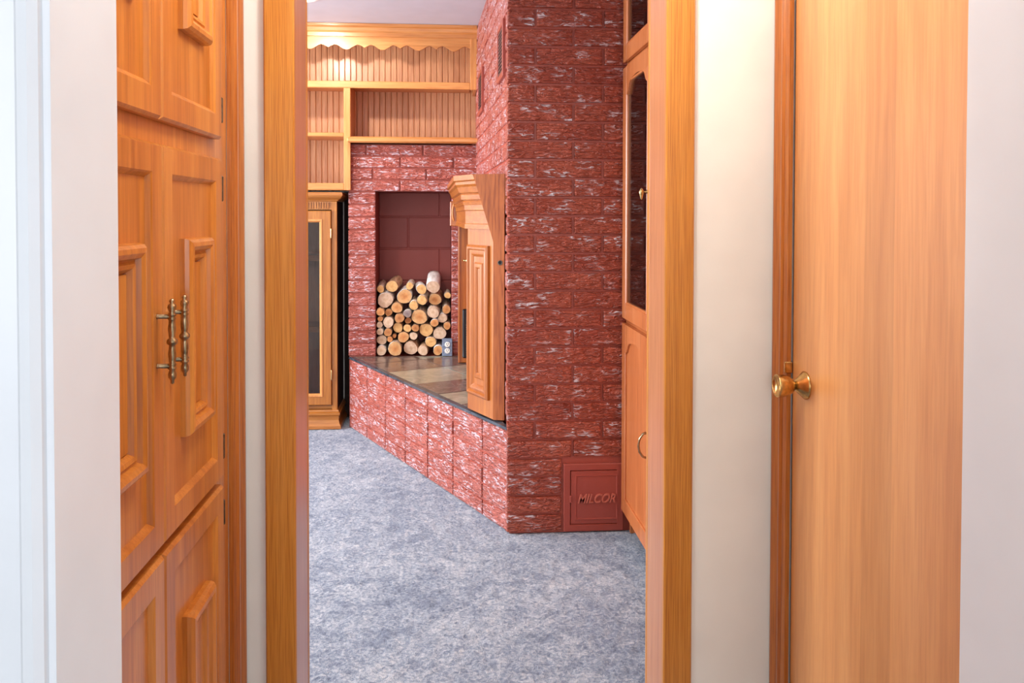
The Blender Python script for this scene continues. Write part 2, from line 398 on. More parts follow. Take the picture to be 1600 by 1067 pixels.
# casing of the hall cabinet (left) and of the hall door (right): moulded boards against the corner
def corner_casing(name, x, s, ya, yb, mat):
    d = yb-ya
    pr = [(x, ya), (x+s*0.010, ya), (x+s*0.013, ya+0.012), (x+s*0.010, ya+0.020), (x+s*0.016, ya+d*0.40), (x+s*0.016, ya+d*0.52),
          (x+s*0.012, ya+d*0.56), (x+s*0.021, ya+d*0.86), (x+s*0.021, yb-0.003), (x, yb-0.003)]
    bm = prism(new(), pr, lambda a, b: (a, b, 0), lambda a, b: (a, b, 2.3)); o = struct(name, bm, mat); return o
corner_casing('trim_6', HX0, 1, 1.828, DW0-0.001, CASED)
corner_casing('trim_7', HX1, -1, 1.836, DW0-0.001, CASED)
put('jamb', B(HX1+0.010, HX1+0.10, 1.833, 1.85, 0, 2.05), MANTE, bpy.data.objects['trim_7'])

# hall door on the right
bm = new(); box(bm, HX1+0.002, HX1+0.040, 0.985, 1.830, 0.01, 2.045, 0.0015)
dr = struct('door_1', bm, DOORZ, (HX1, 0.985, 0)); dr['label'] = 'flat birch veneer door with brass knob'
KY, KZ = 1.764, 0.929
M = axis_m((HX1+0.002, KY, KZ), (-1, 0, 0))
kb = put('doorknob', lathe(new(), [(0.0095, 0.014), (0.0095, 0.026), (0.0135, 0.028), (0.0185, 0.034), (0.0225, 0.043), (0.0245, 0.053), (0.0252, 0.064), (0.0244, 0.0655), (0.0225, 0.0645), (0.0205, 0.061), (0.0, 0.059)], M, 28), GOLD, dr, None, True)
put('rosette', lathe(new(), [(0.031, 0), (0.031, 0.002), (0.028, 0.005), (0.015, 0.019), (0.0125, 0.022), (0.0, 0.022)], M, 28), GOLD, kb, None, True)
bm = new(); box(bm, HX1-0.016, HX1+0.002, 1.830, 1.838, KZ+0.014, KZ+0.040, 0.002); put('strike_plate', bm, GOLD, dr)

# ------------------------------------------------------------------ bricks
CB = 0.0762; LB = 0.277; JT = 0.009
def brick_mesh(name, L, H, D, rough=0.0015):
    """bevelled brick: local x length, -y outward face, z up, origin at face centre"""
    t = bmesh.new(); bmesh.ops.create_cube(t, size=1)
    for v in t.verts: v.co = Vector((v.co.x*L, (v.co.y+0.5)*D, v.co.z*H))
    fe = [e for e in t.edges if all(abs(v.co.y) < 1e-6 for v in e.verts)]
    bmesh.ops.bevel(t, geom=fe, offset=0.007, segments=2, profile=0.6, affect='EDGES')
    me = bpy.data.meshes.new(name); t.to_mesh(me); t.free(); return me
BM = {}
def brick(parent, c, ang, L, H=CB-JT, D=0.05, mat=BRICK, name='brick'):
    key = (round(L, 3), round(H, 3), D, mat.name)
    if key not in BM:
        BM[key] = brick_mesh(name, L, H, D); BM[key].materials.append(mat)
    o = bpy.data.objects.new(name, BM[key]); COL.objects.link(o); o.parent = parent
    o.location = Vector(c)-Vector(parent['_org']); o.rotation_euler = (random.uniform(-.008, .008), random.uniform(-.003, .003), ang+random.uniform(-.006, .006))
    return o
def course(parent, p0, p1, z, cuts, mat, proud=0.012, H=CB-JT, ends=(JT/2, JT/2)):
    """a row of bricks from p0 to p1 (plan); cuts = joint positions along it; p0->p1 leaves the room on its right side"""
    p0, p1 = Vector(p0), Vector(p1); d = (p1-p0); Lt = d.length; d.normalize(); n = Vector((d.y, -d.x)); ang = math.atan2(d.y, d.x)
    cs = [0]+[c for c in cuts if 0.012 < c < Lt-0.012]+[Lt]
    for i, (a, b) in enumerate(zip(cs, cs[1:])):
        a2 = a+(JT/2 if i else ends[0]); b2 = b-(JT/2 if i < len(cs)-2 else ends[1])
        if b2-a2 < 0.008: continue
        c = p0+d*((a2+b2)/2)+n*(proud+random.uniform(-.002, .002))
        brick(parent, (c.x, c.y, z), ang, round((b2-a2)/0.002)*0.002, H, 0.05, mat)

# chimney: core, then the course work on the face towards the doorway and on its flank
bm = new(); prism(bm, [(CHX, CHY), (RX1, CHY), (RX1, BY), (SWX, BY), (SWX, WB)], lambda a, b: (a, b, 0), lambda a, b: (a, b, CEIL_Z))
chim = struct('wall_chimney', bm, MORTAR)
FX1 = 0.722
for k in range(33):
    z = 0.004+CB*(k+0.5)
    if z+CB/2 > CEIL_Z: break
    off = (0.262, 0.107)[k % 2]
    end = FX1+0.02
    if k < 4: end = 0.468; cuts = []
    else: cuts = [off+LB*i for i in range(4)]
    course(chim, (CHX-0.004, CHY), (end, CHY), z, cuts, BRICK, ends=(-0.006, JT/2))
flank_d = (Vector((CHX, CHY))-Vector((SWX, WB))).length
for k in range(33):
    z = 0.004+CB*(k+0.5)
    if z+CB/2 > CEIL_Z: break
    off = (0.11, 0.25)[k % 2]
    if z > 1.40: cuts = [off+LB*i for i in range(8)]; a, b = (SWX, WB), (CHX, CHY)
    else:
        if z < HZ: continue
        cuts = []; v = (Vector((SWX, WB))-Vector((CHX, CHY))).normalized()*0.20; a, b = (CHX+v.x, CHY+v.y), (CHX, CHY)
    course(chim, a, b, z, cuts, BRICKL, proud=0.006, ends=(0.0, 0.004))

# far brick wall with the log niche
NXa, NXb, NZ1 = -0.446, 0.024, 1.452
LEFT = -0.603
bm = new()
box(bm, LEFT, NXa, WB, BY, 0, 1.735); box(bm, NXb, SWX+0.02, WB, BY, 0, 1.735); box(bm, NXa, NXb, WB, BY, NZ1, 1.735); box(bm, NXa, NXb, WB, BY, 0, HZ-0.006)
far = struct('wall_fireplace', bm, MORTAR)
z = HZ+0.003; k = 0
PC = 0.0775
while z+PC <= NZ1+0.012:
    course(far, (LEFT, WB), (NXa, WB), z+PC/2, [], BRICKL, ends=(-0.004, -0.003), H=PC-0.009)
    course(far, (NXb, WB), (SWX, WB), z+PC/2, [], BRICKL, ends=(-0.002, 0.0), H=PC-0.009)
    z += PC; k += 1
zt = 1.735; nrow = 4; hc = (zt-z)/nrow
for k in range(nrow):
    off = (0.31, 0.145, 0.312, 0.105)[k]
    course(far, (LEFT, WB), (SWX, WB), z+hc*(k+0.5), [off+0.325*i if k < 3 else off+0.345*i for i in range(4)], BRICKL, ends=(-0.004, 0), H=hc-0.009)
# block back of the niche
NB = BY-0.005
bz = [HZ, 0.47+0.0, 0.673, 0.88, 1.088, 1.292, 1.452]
for k in range(len(bz)-1):
    xs = [NXa, -0.256, 0.15] if k % 2 == 0 else [NXa, -0.053, 0.3]
    xs = [x for x in xs if x < NXb]+[NXb]
    for a, b in zip(xs, xs[1:]):
        bm = new(); box(bm, a+0.003, b-0.003, NB-0.03, NB+0.003, bz[k]+0.003, bz[k+1]-0.003, 0.004); put('block', bm, BLOCK, far)
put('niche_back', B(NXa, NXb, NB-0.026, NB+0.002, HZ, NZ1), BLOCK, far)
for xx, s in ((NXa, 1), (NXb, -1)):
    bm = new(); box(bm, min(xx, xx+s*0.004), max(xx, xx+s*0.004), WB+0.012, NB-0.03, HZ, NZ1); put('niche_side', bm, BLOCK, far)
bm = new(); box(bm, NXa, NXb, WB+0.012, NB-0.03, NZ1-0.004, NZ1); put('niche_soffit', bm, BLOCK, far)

# ------------------------------------------------------------------ raised hearth
HA, HB = Vector((0.240, 3.378)), Vector((-0.605, WB-0.004))
hd = (HB-HA).normalized(); hn = Vector((-hd.y, hd.x))      # hn points to the room (-x)
if hn.x > 0: hn = -hn
hearth = thing('raised_hearth', (HA.x, HA.y, 0), 'raised fireplace hearth of rubbed, sheen-tinted red brick with slate tile top', 'hearth')
poly = [(HA.x, HA.y), (HB.x, HB.y), (SWX-0.002, WB-0.004), (CHX-0.012, CHY+0.03)]
ins = lambda p, q: (p[0]-hn.x*q, p[1]-hn.y*q)
core = [ins(poly[0], 0.012), ins(poly[1], 0.012), poly[2], poly[3]]
put('core', prism(new(), core, lambda a, b: (a, b, 0), lambda a, b: (a, b, HZ-0.02)), MORTAR, hearth)
HL = (HB-HA).length; HR = 6; hh = (HZ-0.014)/HR
for r in range(HR):
    cuts = [0.225, 0.515, 0.80, 1.085, 1.365, 1.66]
    p0, p1 = HB, HA      # travelling towards the camera keeps the room on the right
    course(hearth, p0, p1, hh*(r+0.5), [HL-c for c in reversed(cuts)], BRICKL, proud=-0.004, H=hh-0.007, ends=(0.0, 0.0))
# slate tiles clipped to the hearth outline
def clip(poly, a, b, c):
    out = []
    for i in range(len(poly)):
        p, q = poly[i], poly[(i+1) % len(poly)]
        dp, dq = a*p[0]+b*p[1]+c, a*q[0]+b*q[1]+c
        if dp >= 0: out.append(p)
        if dp*dq < 0:
            t = dp/(dp-dq); out.append((p[0]+(q[0]-p[0])*t, p[1]+(q[1]-p[1])*t))
    return out
def clip_poly(sq, pl):
    ar = sum(pl[i][0]*pl[(i+1) % len(pl)][1]-pl[(i+1) % len(pl)][0]*pl[i][1] for i in range(len(pl)))
    for i in range(len(pl)):
        p, q = pl[i], pl[(i+1) % len(pl)]
        a, b = -(q[1]-p[1]), (q[0]-p[0])
        if ar < 0: a, b = -a, -b
        sq = clip(sq, a, b, -(a*p[0]+b*p[1]))
        if len(sq) < 3: return []
    return sq
hs = lambda s, t: (HA.x+hd.x*s-hn.x*t, HA.y+hd.y*s-hn.y*t)
edges_s = [-0.05, 0.20, 0.47, 0.72, 0.99, 1.37, 1.66, 2.1]
pal = [SL_BROWN, SL_BROWN, SL_TAN, SL_BROWN, SL_TAN, SL_BROWN, SL_BROWN]
pal2 = [SL_GREY, SL_TAN, SL_GREY, SL_BROWN, SL_GREY, SL_BROWN, SL_GREY]
for i in range(len(edges_s)-1):
    for j, (t0, t1) in enumerate(((0.026, 0.36), (0.36, 0.68), (0.68, 1.0))):
        g = 0.002
        sq = [hs(edges_s[i]+g, t0+g), hs(edges_s[i+1]-g, t0+g), hs(edges_s[i+1]-g, t1-g), hs(edges_s[i]+g, t1-g)]
        pg = clip_poly(sq, poly)
        if len(pg) < 3: continue
        dz = random.uniform(0, 0.002)
        o = put('slate_tile', prism(new(), pg, lambda a, b: (a, b, HZ-0.018), lambda a, b: (a, b, HZ-0.002+dz)), (pal if j != 1 else pal2)[i], hearth)
for i in range(6):
    s0, s1 = HL*i/6, HL*(i+1)/6
    pg = [hs(s0+0.001, -0.001), hs(s1-0.001, -0.001), hs(s1-0.001, 0.024), hs(s0+0.001, 0.024)]
    put('edge_tile', prism(new(), pg, lambda a, b: (a, b, HZ-0.013), lambda a, b: (a, b, HZ-0.001)), SL_EDGE, hearth)

# ------------------------------------------------------------------ oak mantel on the chimney flank
W0, W1, MF = Vector((0.190, 3.485)), Vector((0.088, 3.705)), Vector((0.060, 4.86))
E0 = Vector((0.236, 3.472))
mant = thing('fireplace_mantel', (0.14, 3.6, HZ), 'carved oak fireplace mantel with stepped crown standing on the slate hearth', 'mantel')
MZ0, FZ, TZ = HZ+0.006, 1.243, 1.475
wd = (W1-W0).normalized(); wn_ = Vector((wd.y, -wd.x))
if wn_.x > 0: wn_ = -wn_
wl = (W1-W0).length
# end panel facing the doorway: straight below, flared under the shelf
ed = (E0-W0).normalized(); el = (E0-W0).length; enr = Vector((ed.y, -ed.x))
if enr.y > 0: enr = -enr
fpan = lambda q: (lambda s, z: (W0.x+ed.x*s+enr.x*q, W0.y+ed.y*s+enr.y*q, z))
put('end_panel', prism(new(), [(0, MZ0), (el, MZ0), (el, TZ), (-0.090, TZ), (-0.082, TZ-0.020), (-0.004, 1.205), (0, 1.19)], fpan(0.004), fpan(-0.018)), MANTE, mant)
gp = Vector(fpan(0.004)(0.030, 1.1035))
put('grommet', lathe(new(), [(0.0105, 0), (0.0105, 0.003), (0.0085, 0.004), (0.0070, 0.001), (0.0, 0.001)], axis_m(gp, (enr.x, enr.y, 0)), 20), STEEL, mant, None, True)
put('key_hole', lathe(new(), [(0.0068, 0.0012), (0.0068, 0.0022), (0, 0.0022)], axis_m(gp, (enr.x, enr.y, 0)), 16), HOLE, mant)
# leg on the chamfered corner
wf = lambda s, z, h: (W0.x+wd.x*s+wn_.x*h, W0.y+wd.y*s+wn_.y*h, z)
pl = [W0, W1, W1+Vector((0.07, 0.01)), Vector((0.236, 3.50))]
leg = put('leg', prism(new(), [tuple(p) for p in pl], lambda a, b: (a, b, MZ0), lambda a, b: (a, b, TZ-0.02)), MANTZ, mant)
rc = (0.034, wl-0.012, 0.515, 1.172)
put('panel_molding', ring(new(), wf, rc, [(0, 0.0), (0, 0.010), (0.008, 0.016), (0.016, 0.016), (0.022, 0.009), (0.030, 0.011), (0.038, 0.010), (0.046, 0.004), (0.050, 0.0)]), MANTZ, leg)
bm = new(); ring(bm, wf, (rc[0]+0.058, rc[1]-0.058, rc[2]+0.075, rc[3]-0.075), [(0, 0), (0.006, 0.006), (0.020, 0.007), (0.026, 0.002), (0.026, 0)]); put('panel_field', bm, MANTZ, leg)
# frieze and crown follow the chamfer and then the flank
path = [W0, W1, MF]
fz = [(0.0, FZ), (0.014, FZ), (0.014, FZ+0.020), (0.011, FZ+0.023), (0.011, FZ+0.078), (0.016, FZ+0.082), (0.016, FZ+0.104), (0.0, FZ+0.104)]
flip = lambda pts: pts
bm = sweep(new(), [tuple(p) for p in path], fz, -ed); put('frieze', bm, MANTY, mant)
cr = [(0.0, FZ+0.104), (0.020, FZ+0.104), (0.024, FZ+0.116), (0.020, FZ+0.122), (0.030, FZ+0.128), (0.033, FZ+0.148), (0.030, FZ+0.152), (0.040, FZ+0.158), (0.048, FZ+0.182),
      (0.056, FZ+0.192), (0.056, FZ+0.204), (0.064, FZ+0.210), (0.064, TZ), (-0.06, TZ), (-0.06, FZ+0.104)]
bm = sweep(new(), [tuple(p) for p in path], cr, -ed); put('crown_molding', bm, MANTY, mant)
bm = new(); prism(bm, [(0.236, 3.50), (0.13, 3.70), (0.11, 4.86), (0.186, 4.99), (0.232, 3.60)], lambda a, b: (a, b, FZ+0.01), lambda a, b: (a, b, TZ-0.004)); put('shelf_core', bm, MANTY, mant)
# far end: corbel and leg
bm = new(); box(bm, 0.012, 0.074, 4.86, 4.97, FZ-0.004, FZ+0.14, 0.004); cb = put('corbel', bm, MANTZ, mant)
arc = [(0.044+0.018*math.sin(a), 4.852, FZ+0.075+0.055*math.cos(a)) for a in [math.pi*(0.15+0.7*i/8)+math.pi for i in range(9)]]
put('corbel_scroll', tube(new(), arc, 0.005, 8), SHELFZ, cb, None, True)
bm = new(); box(bm, 0.060, 0.184, 4.862, 5.0, MZ0-0.002, FZ, 0.003); fl_ = put('leg', bm, MANTZ, mant)
bm = new(); box(bm, 0.060, 0.070, 4.857, 4.862, MZ0, FZ-0.002, 0.001); put('edge_bead', bm, MANTZ, fl_)
bm = new(); box(bm, 0.084, 0.150, 4.846, 4.862, 0.468, 0.756, 0.007); vt = put('vent_plate', bm, BLACK, mant)
for i in range(14):
    bm = new(); box(bm, 0.104, 0.142, 4.842, 4.848, 0.484+i*0.0135, 0.489+i*0.0135); put('slat', bm, STEEL, vt)
# brass pull on the far leg
M = axis_m((0.128, 4.862, 1.098), (0, -1, 0))
ph = put('handle', lathe(new(), [(0.012, 0), (0.012, 0.004), (0.006, 0.010), (0.006, 0.022), (0.0, 0.024)], M, 14), PALEB, mant, None, True)
put('lever', lathe(new(), [(0.002, -0.028), (0.007, -0.020), (0.011, -0.004), (0.006, 0.010), (0.010, 0.026), (0.006, 0.040), (0.002, 0.046)], axis_m((0.124, 4.842, 1.098), (0, 0, 1)), 14), PALEB, ph, None, True)
put('knob', lathe(new(), [(0.005, 0), (0.005, 0.016), (0.010, 0.020), (0.012, 0.028), (0.007, 0.036), (0.004, 0.041), (0.007, 0.048), (0.0, 0.052)], axis_m((0.140, 4.842, 1.034), (-1, 0, 0.12)), 14), PALEB, ph, None, True)

# ------------------------------------------------------------------ warm-air vents on the flank
fd = (Vector((SWX, WB))-Vector((CHX, CHY))).normalized(); fnr = Vector((fd.y, -fd.x))
if fnr.x > 0: fnr = -fnr
def vent(s0, s1, z0, z1, label):
    q = lambda s, z, h: (CHX+fd.x*s+fnr.x*(h+0.012), CHY+fd.y*s+fnr.y*(h+0.012), z)
    c = q((s0+s1)/2, z0, 0)
    v = thing('wall_vent', c, label, 'vent', 'warm air vents')
    put('frame', ring(new(), q, (s0, s1, z0, z1), [(0, -0.012), (0, 0.005), (0.004, 0.007), (0.022, 0.007), (0.024, 0.003), (0.024, -0.012)]), PLATE, v)
    bm = prism(new(), [(s0+0.02, z0+0.02), (s1-0.02, z0+0.02), (s1-0.02, z1-0.02), (s0+0.02, z1-0.02)], lambda a, b: q(a, b, -0.010), lambda a, b: q(a, b, -0.002)); put('backing', bm, HOLE, v)
    n = 12; dz = (z1-z0-0.048)/n
    me = None
    for i in range(n):
        zz = z0+0.024+dz*(i+0.5)
        bm = prism(new(), [(s0+0.022, zz-dz*0.3), (s1-0.022, zz-dz*0.3), (s1-0.022, zz+dz*0.3), (s0+0.022, zz+dz*0.3)], lambda a, b: q(a, b, -0.003), lambda a, b: q(a, b, 0.004)); put('slat', bm, VENTG, v)
vent(0.115, 0.345, 1.885, 2.125, 'louvred metal vent in the brick flank nearer the doorway')
vent(1.19, 1.49, 1.875, 2.115, 'louvred metal vent in the brick flank next to the bookcase')

# ------------------------------------------------------------------ cleanout door at the chimney foot
CO = CHY-0.010
co = thing('cleanout_door', (0.596, CO, 0.0), 'red painted steel chimney cleanout door with embossed lettering', 'cleanout door')
fc = lambda u, v, h: (u, CO-h, v)
put('frame', ring(new(), fc, (0.472, 0.720, 0.006, 0.285), [(0, -0.02), (0, 0.004), (0.003, 0.006), (0.026, 0.006), (0.028, 0.002), (0.028, -0.02)]), PLATE, co)
bm = new(); box(bm, 0.502, 0.712, CO-0.005, CO+0.010, 0.036, 0.255, 0.002); dl = put('door_leaf', bm, PLATE, co)
put('pressed_border', ring(new(), fc, (0.518, 0.698, 0.052, 0.240), [(0, 0.004), (0.002, 0.0075), (0.006, 0.0075), (0.009, 0.004)]), PLATE, dl)
bm = new(); box(bm, 0.497, 0.505, CO-0.012, CO-0.003, 0.126, 0.156, 0.002); put('latch', bm, PLATE, dl)
for zz in (0.085, 0.165):
    bm = new(); lathe(bm, [(0.004, 0), (0.004, 0.03)], Matrix.Translation((0.714, CO-0.006, zz)), 8); put('hinge', bm, PLATE, dl)
tcv = bpy.data.curves.new('lettering', 'FONT'); tcv.body = 'MILCOR'; tcv.size = 0.050; tcv.shear = 0.35; tcv.extrude = 0.0035; tcv.bevel_depth = 0.0006; tcv.align_x = 'CENTER'; tcv.offset = 0.0006
to = bpy.data.objects.new('tmp', tcv); COL.objects.link(to); bpy.context.view_layer.update()
me = bpy.data.meshes.new_from_object(to.evaluated_get(bpy.context.evaluated_depsgraph_get())); bpy.data.objects.remove(to); bpy.data.curves.remove(tcv)
bm = new(); bm.from_mesh(me); bpy.data.meshes.remove(me)
wx = max(v.co.x for v in bm.verts)-min(v.co.x for v in bm.verts)
bmesh.ops.transform(bm, matrix=Matrix.Translation((0.606, CO-0.0075, 0.125)) @ Matrix.Rotation(math.pi/2, 4, 'X') @ Matrix.Scale(0.158/wx, 4, (1, 0, 0)), verts=bm.verts)
put('lettering', bm, HILITE, dl)

# ------------------------------------------------------------------ firewood: (px-free) positions in the niche plane, x, z, radius, cut, bark, lean
LX = lambda px: (px-700.4)*WB/1300+0.0
LZ = lambda py: 1.30-(py-337)*WB/1300
logs = [(587.5,460.7,5.6,'y',3,(.15,.30)),(613.7,446.9,8.9,'y',1,(.10,.10)),(596,474.5,11.5,'p',0,(.13,.15)),(616.3,480,8,'o',1,(.04,.0)),(629.5,468.6,11,'o',0,(.06,.16)),
 (640,448,5.5,'y',3,(.05,.02)),(660,451.5,7.5,'y',0,(-.14,.02)),(677,449.5,9.8,'p',0,(.02,.26)),(680.3,471.8,9.2,'o',1,(.04,.12)),(658,469.9,7.2,'y',3,(.12,.05)),
 (649.1,477,6.8,'y',3,(0,.06)),(702,461.3,4.8,'y',2,(-.05,0)),(682,488,9,'p',3,(.10,.10)),(699.3,485.5,6.5,'o',3,(.02,.06)),(589.8,490.6,6,'o',1,(.05,.0)),
 (601.7,490,5.3,'b',1,(.05,.0)),(621.4,494,7,'b',1,(.06,.02)),(637.9,491.7,5.8,'g',0,(.0,.0)),(600.3,498.7,4,'b',3,(.1,.0)),(603,508,8.2,'p',2,(.18,.10)),
 (587.6,510,4.7,'p',1,(.0,.0)),(607.3,517.3,6,'b',2,(.05,.0)),(622.8,509.6,7.4,'y',1,(.0,.0)),(638.2,502.2,4.8,'b',2,(0,0)),(636.1,513.5,5.8,'y',1,(.0,.0)),
 (591.5,521.5,5.2,'p',0,(.05,.02)),(593.6,533.8,7.4,'p',2,(.10,.03)),(608.7,532.8,4.3,'o',1,(.08,.02)),(614.3,524.7,3,'o',1,(.05,.05)),(629.5,527.2,8.3,'o',1,(.04,.0)),
 (643.2,525,5.9,'p',2,(.04,.0)),(591.2,548.6,7.2,'p',0,(.02,.0)),(617.2,542.4,10.4,'o',2,(.0,.0)),(644,544.2,10.2,'p',1,(.08,.06)),(655.4,496.6,11.5,'o',2,(.12,.12)),
 (648.4,512.4,5.5,'b',1,(.0,.0)),(667,516.3,10,'y',1,(.03,.0)),(689.8,517.7,9.6,'p',2,(.0,.0)),(678.6,503.6,6,'o',0,(.12,.05)),(691.2,499.4,7,'p',0,(.06,.10)),
 (702.8,509.2,5.5,'o',1,(-.02,.0)),(668.7,532.8,8,'y',3,(.22,.0)),(662.4,547.5,7.5,'p',1,(.05,.0)),(683.8,547.5,7.3,'o',0,(.0,.0))]
CUTN = {'y': 'yellow', 'o': 'orange', 'p': 'pale', 'g': 'grey', 'b': 'brown'}
seen = set()
BRKN = ['white bark', 'brown bark', 'grey bark', 'mottled bark']
geo = []                                  # [radius, front y, front x, z, back x, z], then eased apart so that no log bites into another
for px, py, pr, cut, bk, (lx, lz) in logs:
    r = pr*1.06*WB/1300; yf = WB+0.006+random.uniform(-0.012, 0.03)-(0.02 if py > 538 else 0); sc = yf/WB
    x = LX(px)*sc; z = 1.30+(LZ(py)-1.30)*sc; Lg = 5.388-yf
    geo.append([r, yf, x, z, x+lx*0.9*Lg, z+lz*0.9*Lg])
for it in range(140):
    for i in range(len(geo)):
        for j in range(i):
            A, C = geo[i], geo[j]
            for t in (0.05, 0.5, 1.0):
                ax, az = A[2]+(A[4]-A[2])*t, A[3]+(A[5]-A[3])*t; cx, cz = C[2]+(C[4]-C[2])*t, C[3]+(C[5]-C[3])*t
                dx, dz = ax-cx, az-cz; dd = math.hypot(dx, dz) or 1e-4; gap = (A[0]+C[0])*1.04-dd
                if gap > 0:
                    ux, uz = dx/dd*gap*0.25, dz/dd*gap*0.25
                    for G, sg in ((A, 1), (C, -1)):
                        G[2] += sg*ux*(1-t)*0.7; G[3] += sg*uz*(1-t)*0.7; G[4] += sg*ux*t; G[5] += sg*uz*t
    for G in geo:
        for k in (2, 4): G[k] = min(max(G[k], NXa+G[0]*1.06+0.005), NXb-G[0]*1.06-0.005)
        for k in (3, 5): G[k] = max(G[k], HZ+G[0]*1.06+0.001)
for i, (px, py, pr, cut, bk, (lx, lz)) in enumerate(logs):
    r, yf, x, z, xb_, zb_ = geo[i]; Lg = 5.388-yf
    d = Vector((xb_-x, Lg, zb_-z)).normalized()
    rnd = random.Random(i*13+5)
    seg = 14; ph = [rnd.uniform(0, 6.28) for _ in range(3)]
    prof = lambda a: 1+0.05*math.sin(2*a+ph[0])+0.035*math.sin(3*a+ph[1])+0.02*math.sin(5*a+ph[2])
    st = [(0.97, 0.0), (1.0, 0.006), (1.03, 0.10), (1.0, 0.2), (0.98, Lg)]
    bm = new(); rows = []
    up_ = Vector((0, 0, 1)); sx_ = d.cross(up_).normalized(); tz_ = sx_.cross(d)
    tilt = Vector((lx*0.5, 0, lz*0.6))
    for q, tt in st:
        ring_ = []
        for k in range(seg):
            a = 2*math.pi*k/seg; off = (sx_*math.cos(a)+tz_*math.sin(a))*r*prof(a)*q
            p_ = Vector((x, yf, z))+d*tt+off
            ring_.append(bm.verts.new(p_))
        rows.append(ring_)
    for a_, b_ in zip(rows, rows[1:]):
        for k in range(seg): bm.faces.new((a_[k], a_[(k+1) % seg], b_[(k+1) % seg], b_[k]))
    bm.faces.new(rows[-1])
    where = 'atop the pile' if py < 465 else ('in the bottom row' if py > 538 else ('high in the pile' if py < 495 else 'midway up the pile'))
    side = 'beside the left pier' if px < 598 else ('left of centre' if px < 632 else ('at centre' if px < 660 else ('right of centre' if px < 688 else 'at the right end')))
    size = 'thick' if pr > 9 else ('thin' if pr < 5.7 else 'medium')
    label = f'{size} {CUTN[cut]}-ended log with {BRKN[bk]}, {where} {side}'
    if label in seen: label += ', lower one'
    seen.add(label)
    lg = thing('firewood_log', (x, yf, z), label, 'log', 'stacked firewood in the niche')
    put('bark', bm, BARKS[bk], lg, None, True)
    bm = new(); c0 = [bm.verts.new(Vector((x, yf, z))+(sx_*math.cos(2*math.pi*k/seg)+tz_*math.sin(2*math.pi*k/seg))*r*prof(2*math.pi*k/seg)*0.955-d*0.0015) for k in range(seg)]
    c1 = [bm.verts.new(v.co+d*0.012) for v in c0]; cc = bm.verts.new(Vector((x, yf, z))-d*0.003)
    for k in range(seg):
        bm.faces.new((cc, c0[k], c0[(k+1) % seg])); bm.faces.new((c0[k], c0[(k+1) % seg], c1[(k+1) % seg], c1[k]))
    put('cut_end', bm, CUTS[cut], lg)

# outlet in the corner of the niche
OY = WB-0.030
ot = thing('electrical_outlet', (0.0, OY, HZ), 'blue grey metal outlet box with white duplex socket beside the firewood', 'outlet')
bm = new(); box(bm, -0.030, 0.022, OY+0.003, OY+0.055, HZ+0.002, HZ+0.104, 0.002); put('outlet_box', bm, OUTP, ot)
bm = new(); box(bm, -0.036, 0.0265, OY-0.002, OY+0.003, HZ+0.001, HZ+0.109, 0.0015); cp = put('cover_plate', bm, OUTP, ot)
for zz in (HZ+0.073, HZ+0.034):
    bm = new(); t = new(); lathe(t, [(0.0165, 0), (0.0165, 0.003), (0.015, 0.004), (0, 0.004)], axis_m((-0.004, OY-0.002, zz), (0, -1, 0)), 20)
    merge(bm, t); rc_ = put('receptacle', bm, OUTW, ot)
    for sx_ in (-0.0055, 0.0055):
        bm = new(); box(bm, -0.004+sx_-0.0013, -0.004+sx_+0.0013, OY-0.0066, OY-0.005, zz+0.001, zz+0.008); put('slot', bm, HOLE, rc_)
    put('ground_hole', lathe(new(), [(0.0024, 0.003), (0.0024, 0.0046), (0, 0.0046)], axis_m((-0.004, OY-0.002, zz-0.006), (0, -1, 0)), 10), HOLE, rc_)
put('screw', lathe(new(), [(0.003, 0), (0.003, 0.0015), (0, 0.002)], axis_m((-0.004, OY-0.002, HZ+0.0535), (0, -1, 0)), 10), STEEL, cp)

# ------------------------------------------------------------------ bookcase above the brick and the display cabinet
SB, SK = 5.10, 5.40
BX0 = -1.75; BXR = 0.176
bk_ = thing('built_in_bookcase', (-0.6, SB, 1.453), 'built-in oak bookcase with beadboard back and scalloped valance above red brick', 'bookcase')
bm = sweep(new(), [(BXR, SB), (BX0, SB)], [(0, 2.372), (-0.008, 2.372), (-0.010, 2.40), (-0.018, 2.412), (-0.022, 2.43), (-0.034, 2.438), (-0.036, 2.453), (0.02, 2.453), (0.02, 2.372)])
# valance with scalloped lower edge
n = 240; pts = []
for i in range(n+1):
    x = BX0+(0.135-BX0)*i/n
    ph = ((x+0.503)/0.216) % 1.0; q = min(ph, 1-ph)
    zz = 2.302 + (0.007+0.023*(q/0.17)**0.55 if q < 0.17 else 0.015*(1+math.cos(math.pi*(q-0.17)/0.33)))
    pts.append((x, zz))
bmv = prism(new(), pts+[(0.135, 2.44), (BX0, 2.44)], lambda a, b: (a, SB+0.004, b), lambda a, b: (a, SB+0.022, b))
for sgn in (1,):
    bm2 = new()
    prof = [(SB+0.004, 2.378), (SB-0.004, 2.380), (SB-0.006, 2.402), (SB-0.014, 2.412), (SB-0.018, 2.430), (SB-0.028, 2.438), (SB-0.030, 2.453), (SB+0.02, 2.453)]
    prism(bm2, prof, lambda a, b: (BX0, a, b), lambda a, b: (BXR, a, b))
bm.free()
put('cornice', bm2, SHELFX, bk_); put('valance', bmv, SHELFX, bk_)
put('stile', B(0.135, BXR, SB, SB+0.02, 2.07, 2.44, 0.002), SHELFZ, bk_)
put('side_board', B(0.156, BXR-0.002, SB+0.021, SK, 2.07, 2.44), SHELFZ, bk_)
